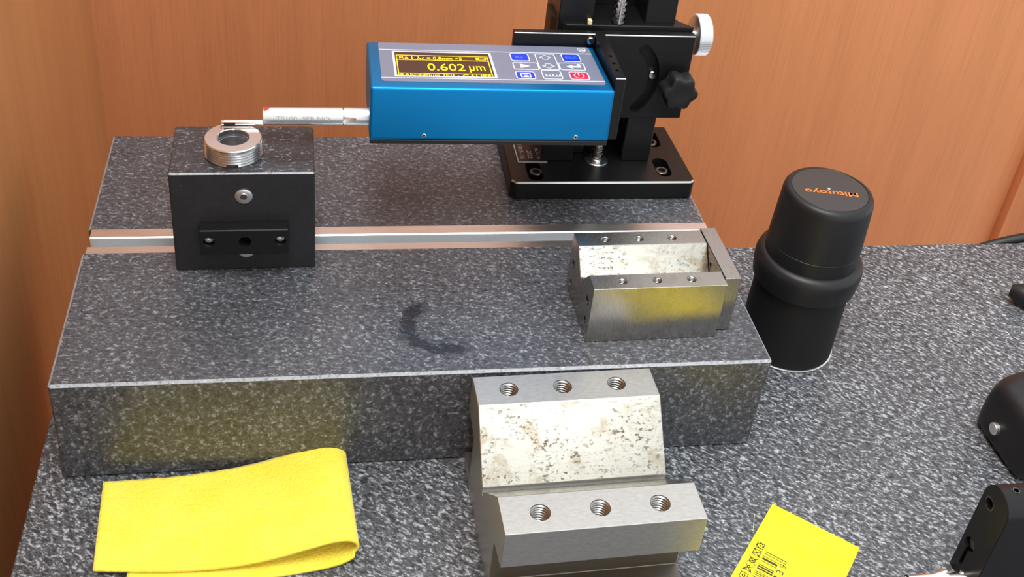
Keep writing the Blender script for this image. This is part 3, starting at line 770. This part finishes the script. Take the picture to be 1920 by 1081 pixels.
# ================================================================== black upright clamp block with rod
UX, UY = 488.0, -107.0
t = thing('clamp_block', 'black upright clamp block with rounded top and silver rod, near right edge of photo', 'clamp', (UX, UY, 0))
half = 11.6; top = 71.5
pts = [(-half, 0.05), (half, 0.05)] + [(half * math.cos(PI * k / 16), top - half + half * math.sin(PI * k / 16)) for k in range(17)]
b = prism(new(), pts, 'x', 0, 46, 0.5)
c = cyl(new(), (0, 4.6, 57.5), 4.2, -3, 1.2, 'x', 32); cyl(c, (0, 4.6, 57.5), 2.4, 0, 6, 'x', 32)
cyl(c, (0, 4.0, 25.0), 4.2, -3, 7, 'x', 32)
prism(c, [(3.0, 8), (5.6, 8), (5.6, 24), (3.0, 24)], 'x', -3, 6)
for x in (8.5, 19.5, 30.5): cyl(c, (x, 0.5, 0), 1.9, 64, 80, 'z', 24)
obj('block', carve(b, c), 'black_anodised', t, smooth=25)
obj('hole_rim', lathe(new(), [(4.1, 0.9), (4.1, 0.3), (3.2, 0.3), (3.2, 0.9)], (0, 4.6, 57.5), 'x', 32, close=True), 'steel_dark', t)
obj('screw', lathe(new(), [(3.5, 3.0), (3.5, 2.2), (3, 1.8)], (0, 4.0, 25.0), 'x', 20), 'steel_dark', t)
for x in (8.5, 19.5): obj('hole_bush', lathe(new(), [(1.9, 71.2), (1.9, 71.75), (1.45, 71.75), (1.45, 71.2)], (x, 0.5, 0), 'z', 24, close=True), 'steel_dark', t)
rod = obj('rod', lathe(new(), [(2.0, -38), (2.2, -37.6), (2.2, -22.0), (4.2, -15), (4.2, -13.5), (2.9, -13.0), (2.9, 0.4)], (0, -4.5, 9.8), 'x', 32), 'chrome', t, label='polished metal rod with a cone')
obj('rod_screw', lathe(new(), [(1.4, 12.2), (1.4, 13.3), (1.0, 13.6)], (-4.5, -4.5, 0), 'z', 16), 'chrome', rod)
obj('rod_ring', lathe(new(), [(2.4, -37.4), (2.6, -37.2), (2.6, -36.2), (2.4, -36.0)], (0, -4.5, 9.8), 'x', 32), 'hole', rod)

# ================================================================== black housing with a silver button
t = thing('housing', 'rounded black housing with one silver button, at right edge behind the clamp block', 'housing', (557, 8, 0))
b = new()
secs = []
outline = [(6, 4), (0.6, 0), (0, -8), (1, -48), (3, -54), (60, -56), (75, -40), (75, 10), (60, 16), (14, 12)]
for z, k, sh_ in ((0.05, 0.96, 0), (4, 1.0, 0), (22, 1.0, 0), (31, 0.965, 0.5), (37, 0.88, 1), (40.5, 0.75, 2), (42, 0.55, 3)):
    cx_, cy_ = 38, -20
    secs.append([b.verts.new((cx_ + (x - cx_) * k, cy_ + (y - cy_) * k, z)) for x, y in outline])
for A, B in zip(secs, secs[1:]):
    n_ = len(A)
    for i in range(n_): b.faces.new((A[i], A[(i + 1) % n_], B[(i + 1) % n_], B[i]))
b.faces.new(secs[0]); b.faces.new(secs[-1]); bmesh.ops.recalc_face_normals(b, faces=b.faces[:])
hs = obj('shell', b, 'black_plastic', t, smooth=60)
sb = hs.modifiers.new('round', 'SUBSURF'); sb.levels = 2; sb.render_levels = 2
obj('button', lathe(new(), [(4.0, 1.5), (4.0, -1.8), (3.6, -2.3)], (0, -20, 16.0), 'x', 32), 'aluminium_matt', t, label='silver round button')

# ================================================================== black handle end and cable at the right
b = new()
pts = [(650 + k * 4.0, 131 - k * 3.4, 9 + 0.1 * k) for k in range(16)]
rad = [4.6, 7.6, 8.5, 8.8] + [8.8] * 12
tube(b, pts, rad, 24)
tag(obj('handle', b, 'black_plastic', smooth=60), 'rounded end of a black handle poking in above the black housing', 'handle')
b = new()
ctl = [Vector(p) + Vector((16, 0, 0)) for p in ((640, 209, -22), (655, 208.5, -12), (669, 207.5, -5.5), (682, 206.5, -1), (695, 205.2, 2.4), (708, 203, 4.2), (722, 199, 4.2), (738, 193, 4.2), (760, 182, 4.2))]
pts = []
for k in range(len(ctl) - 1):
    p0, p1, p2, p3 = ctl[max(k - 1, 0)], ctl[k], ctl[k + 1], ctl[min(k + 2, len(ctl) - 1)]
    for q_ in range(5):
        u = q_ / 5; pts.append(0.5 * ((2 * p1) + (-p0 + p2) * u + (2 * p0 - 5 * p1 + 4 * p2 - p3) * u * u + (-p0 + 3 * p1 - 3 * p2 + p3) * u ** 3))
tube(b, pts, 4.0, 16)
tag(obj('cable', b, 'black_plastic', smooth=60), 'black cable lying along the back edge of the table at far right', 'cable')
b = new()
tube(b, [(381.5 + 0.55 * k, -64 + 1.35 * k, 0.35) for k in range(9)], 0.16, 8)
tag(obj('fibre', b, 'ivory', smooth=60), 'tiny pale fibre lying on the granite left of the yellow card', 'fibre')
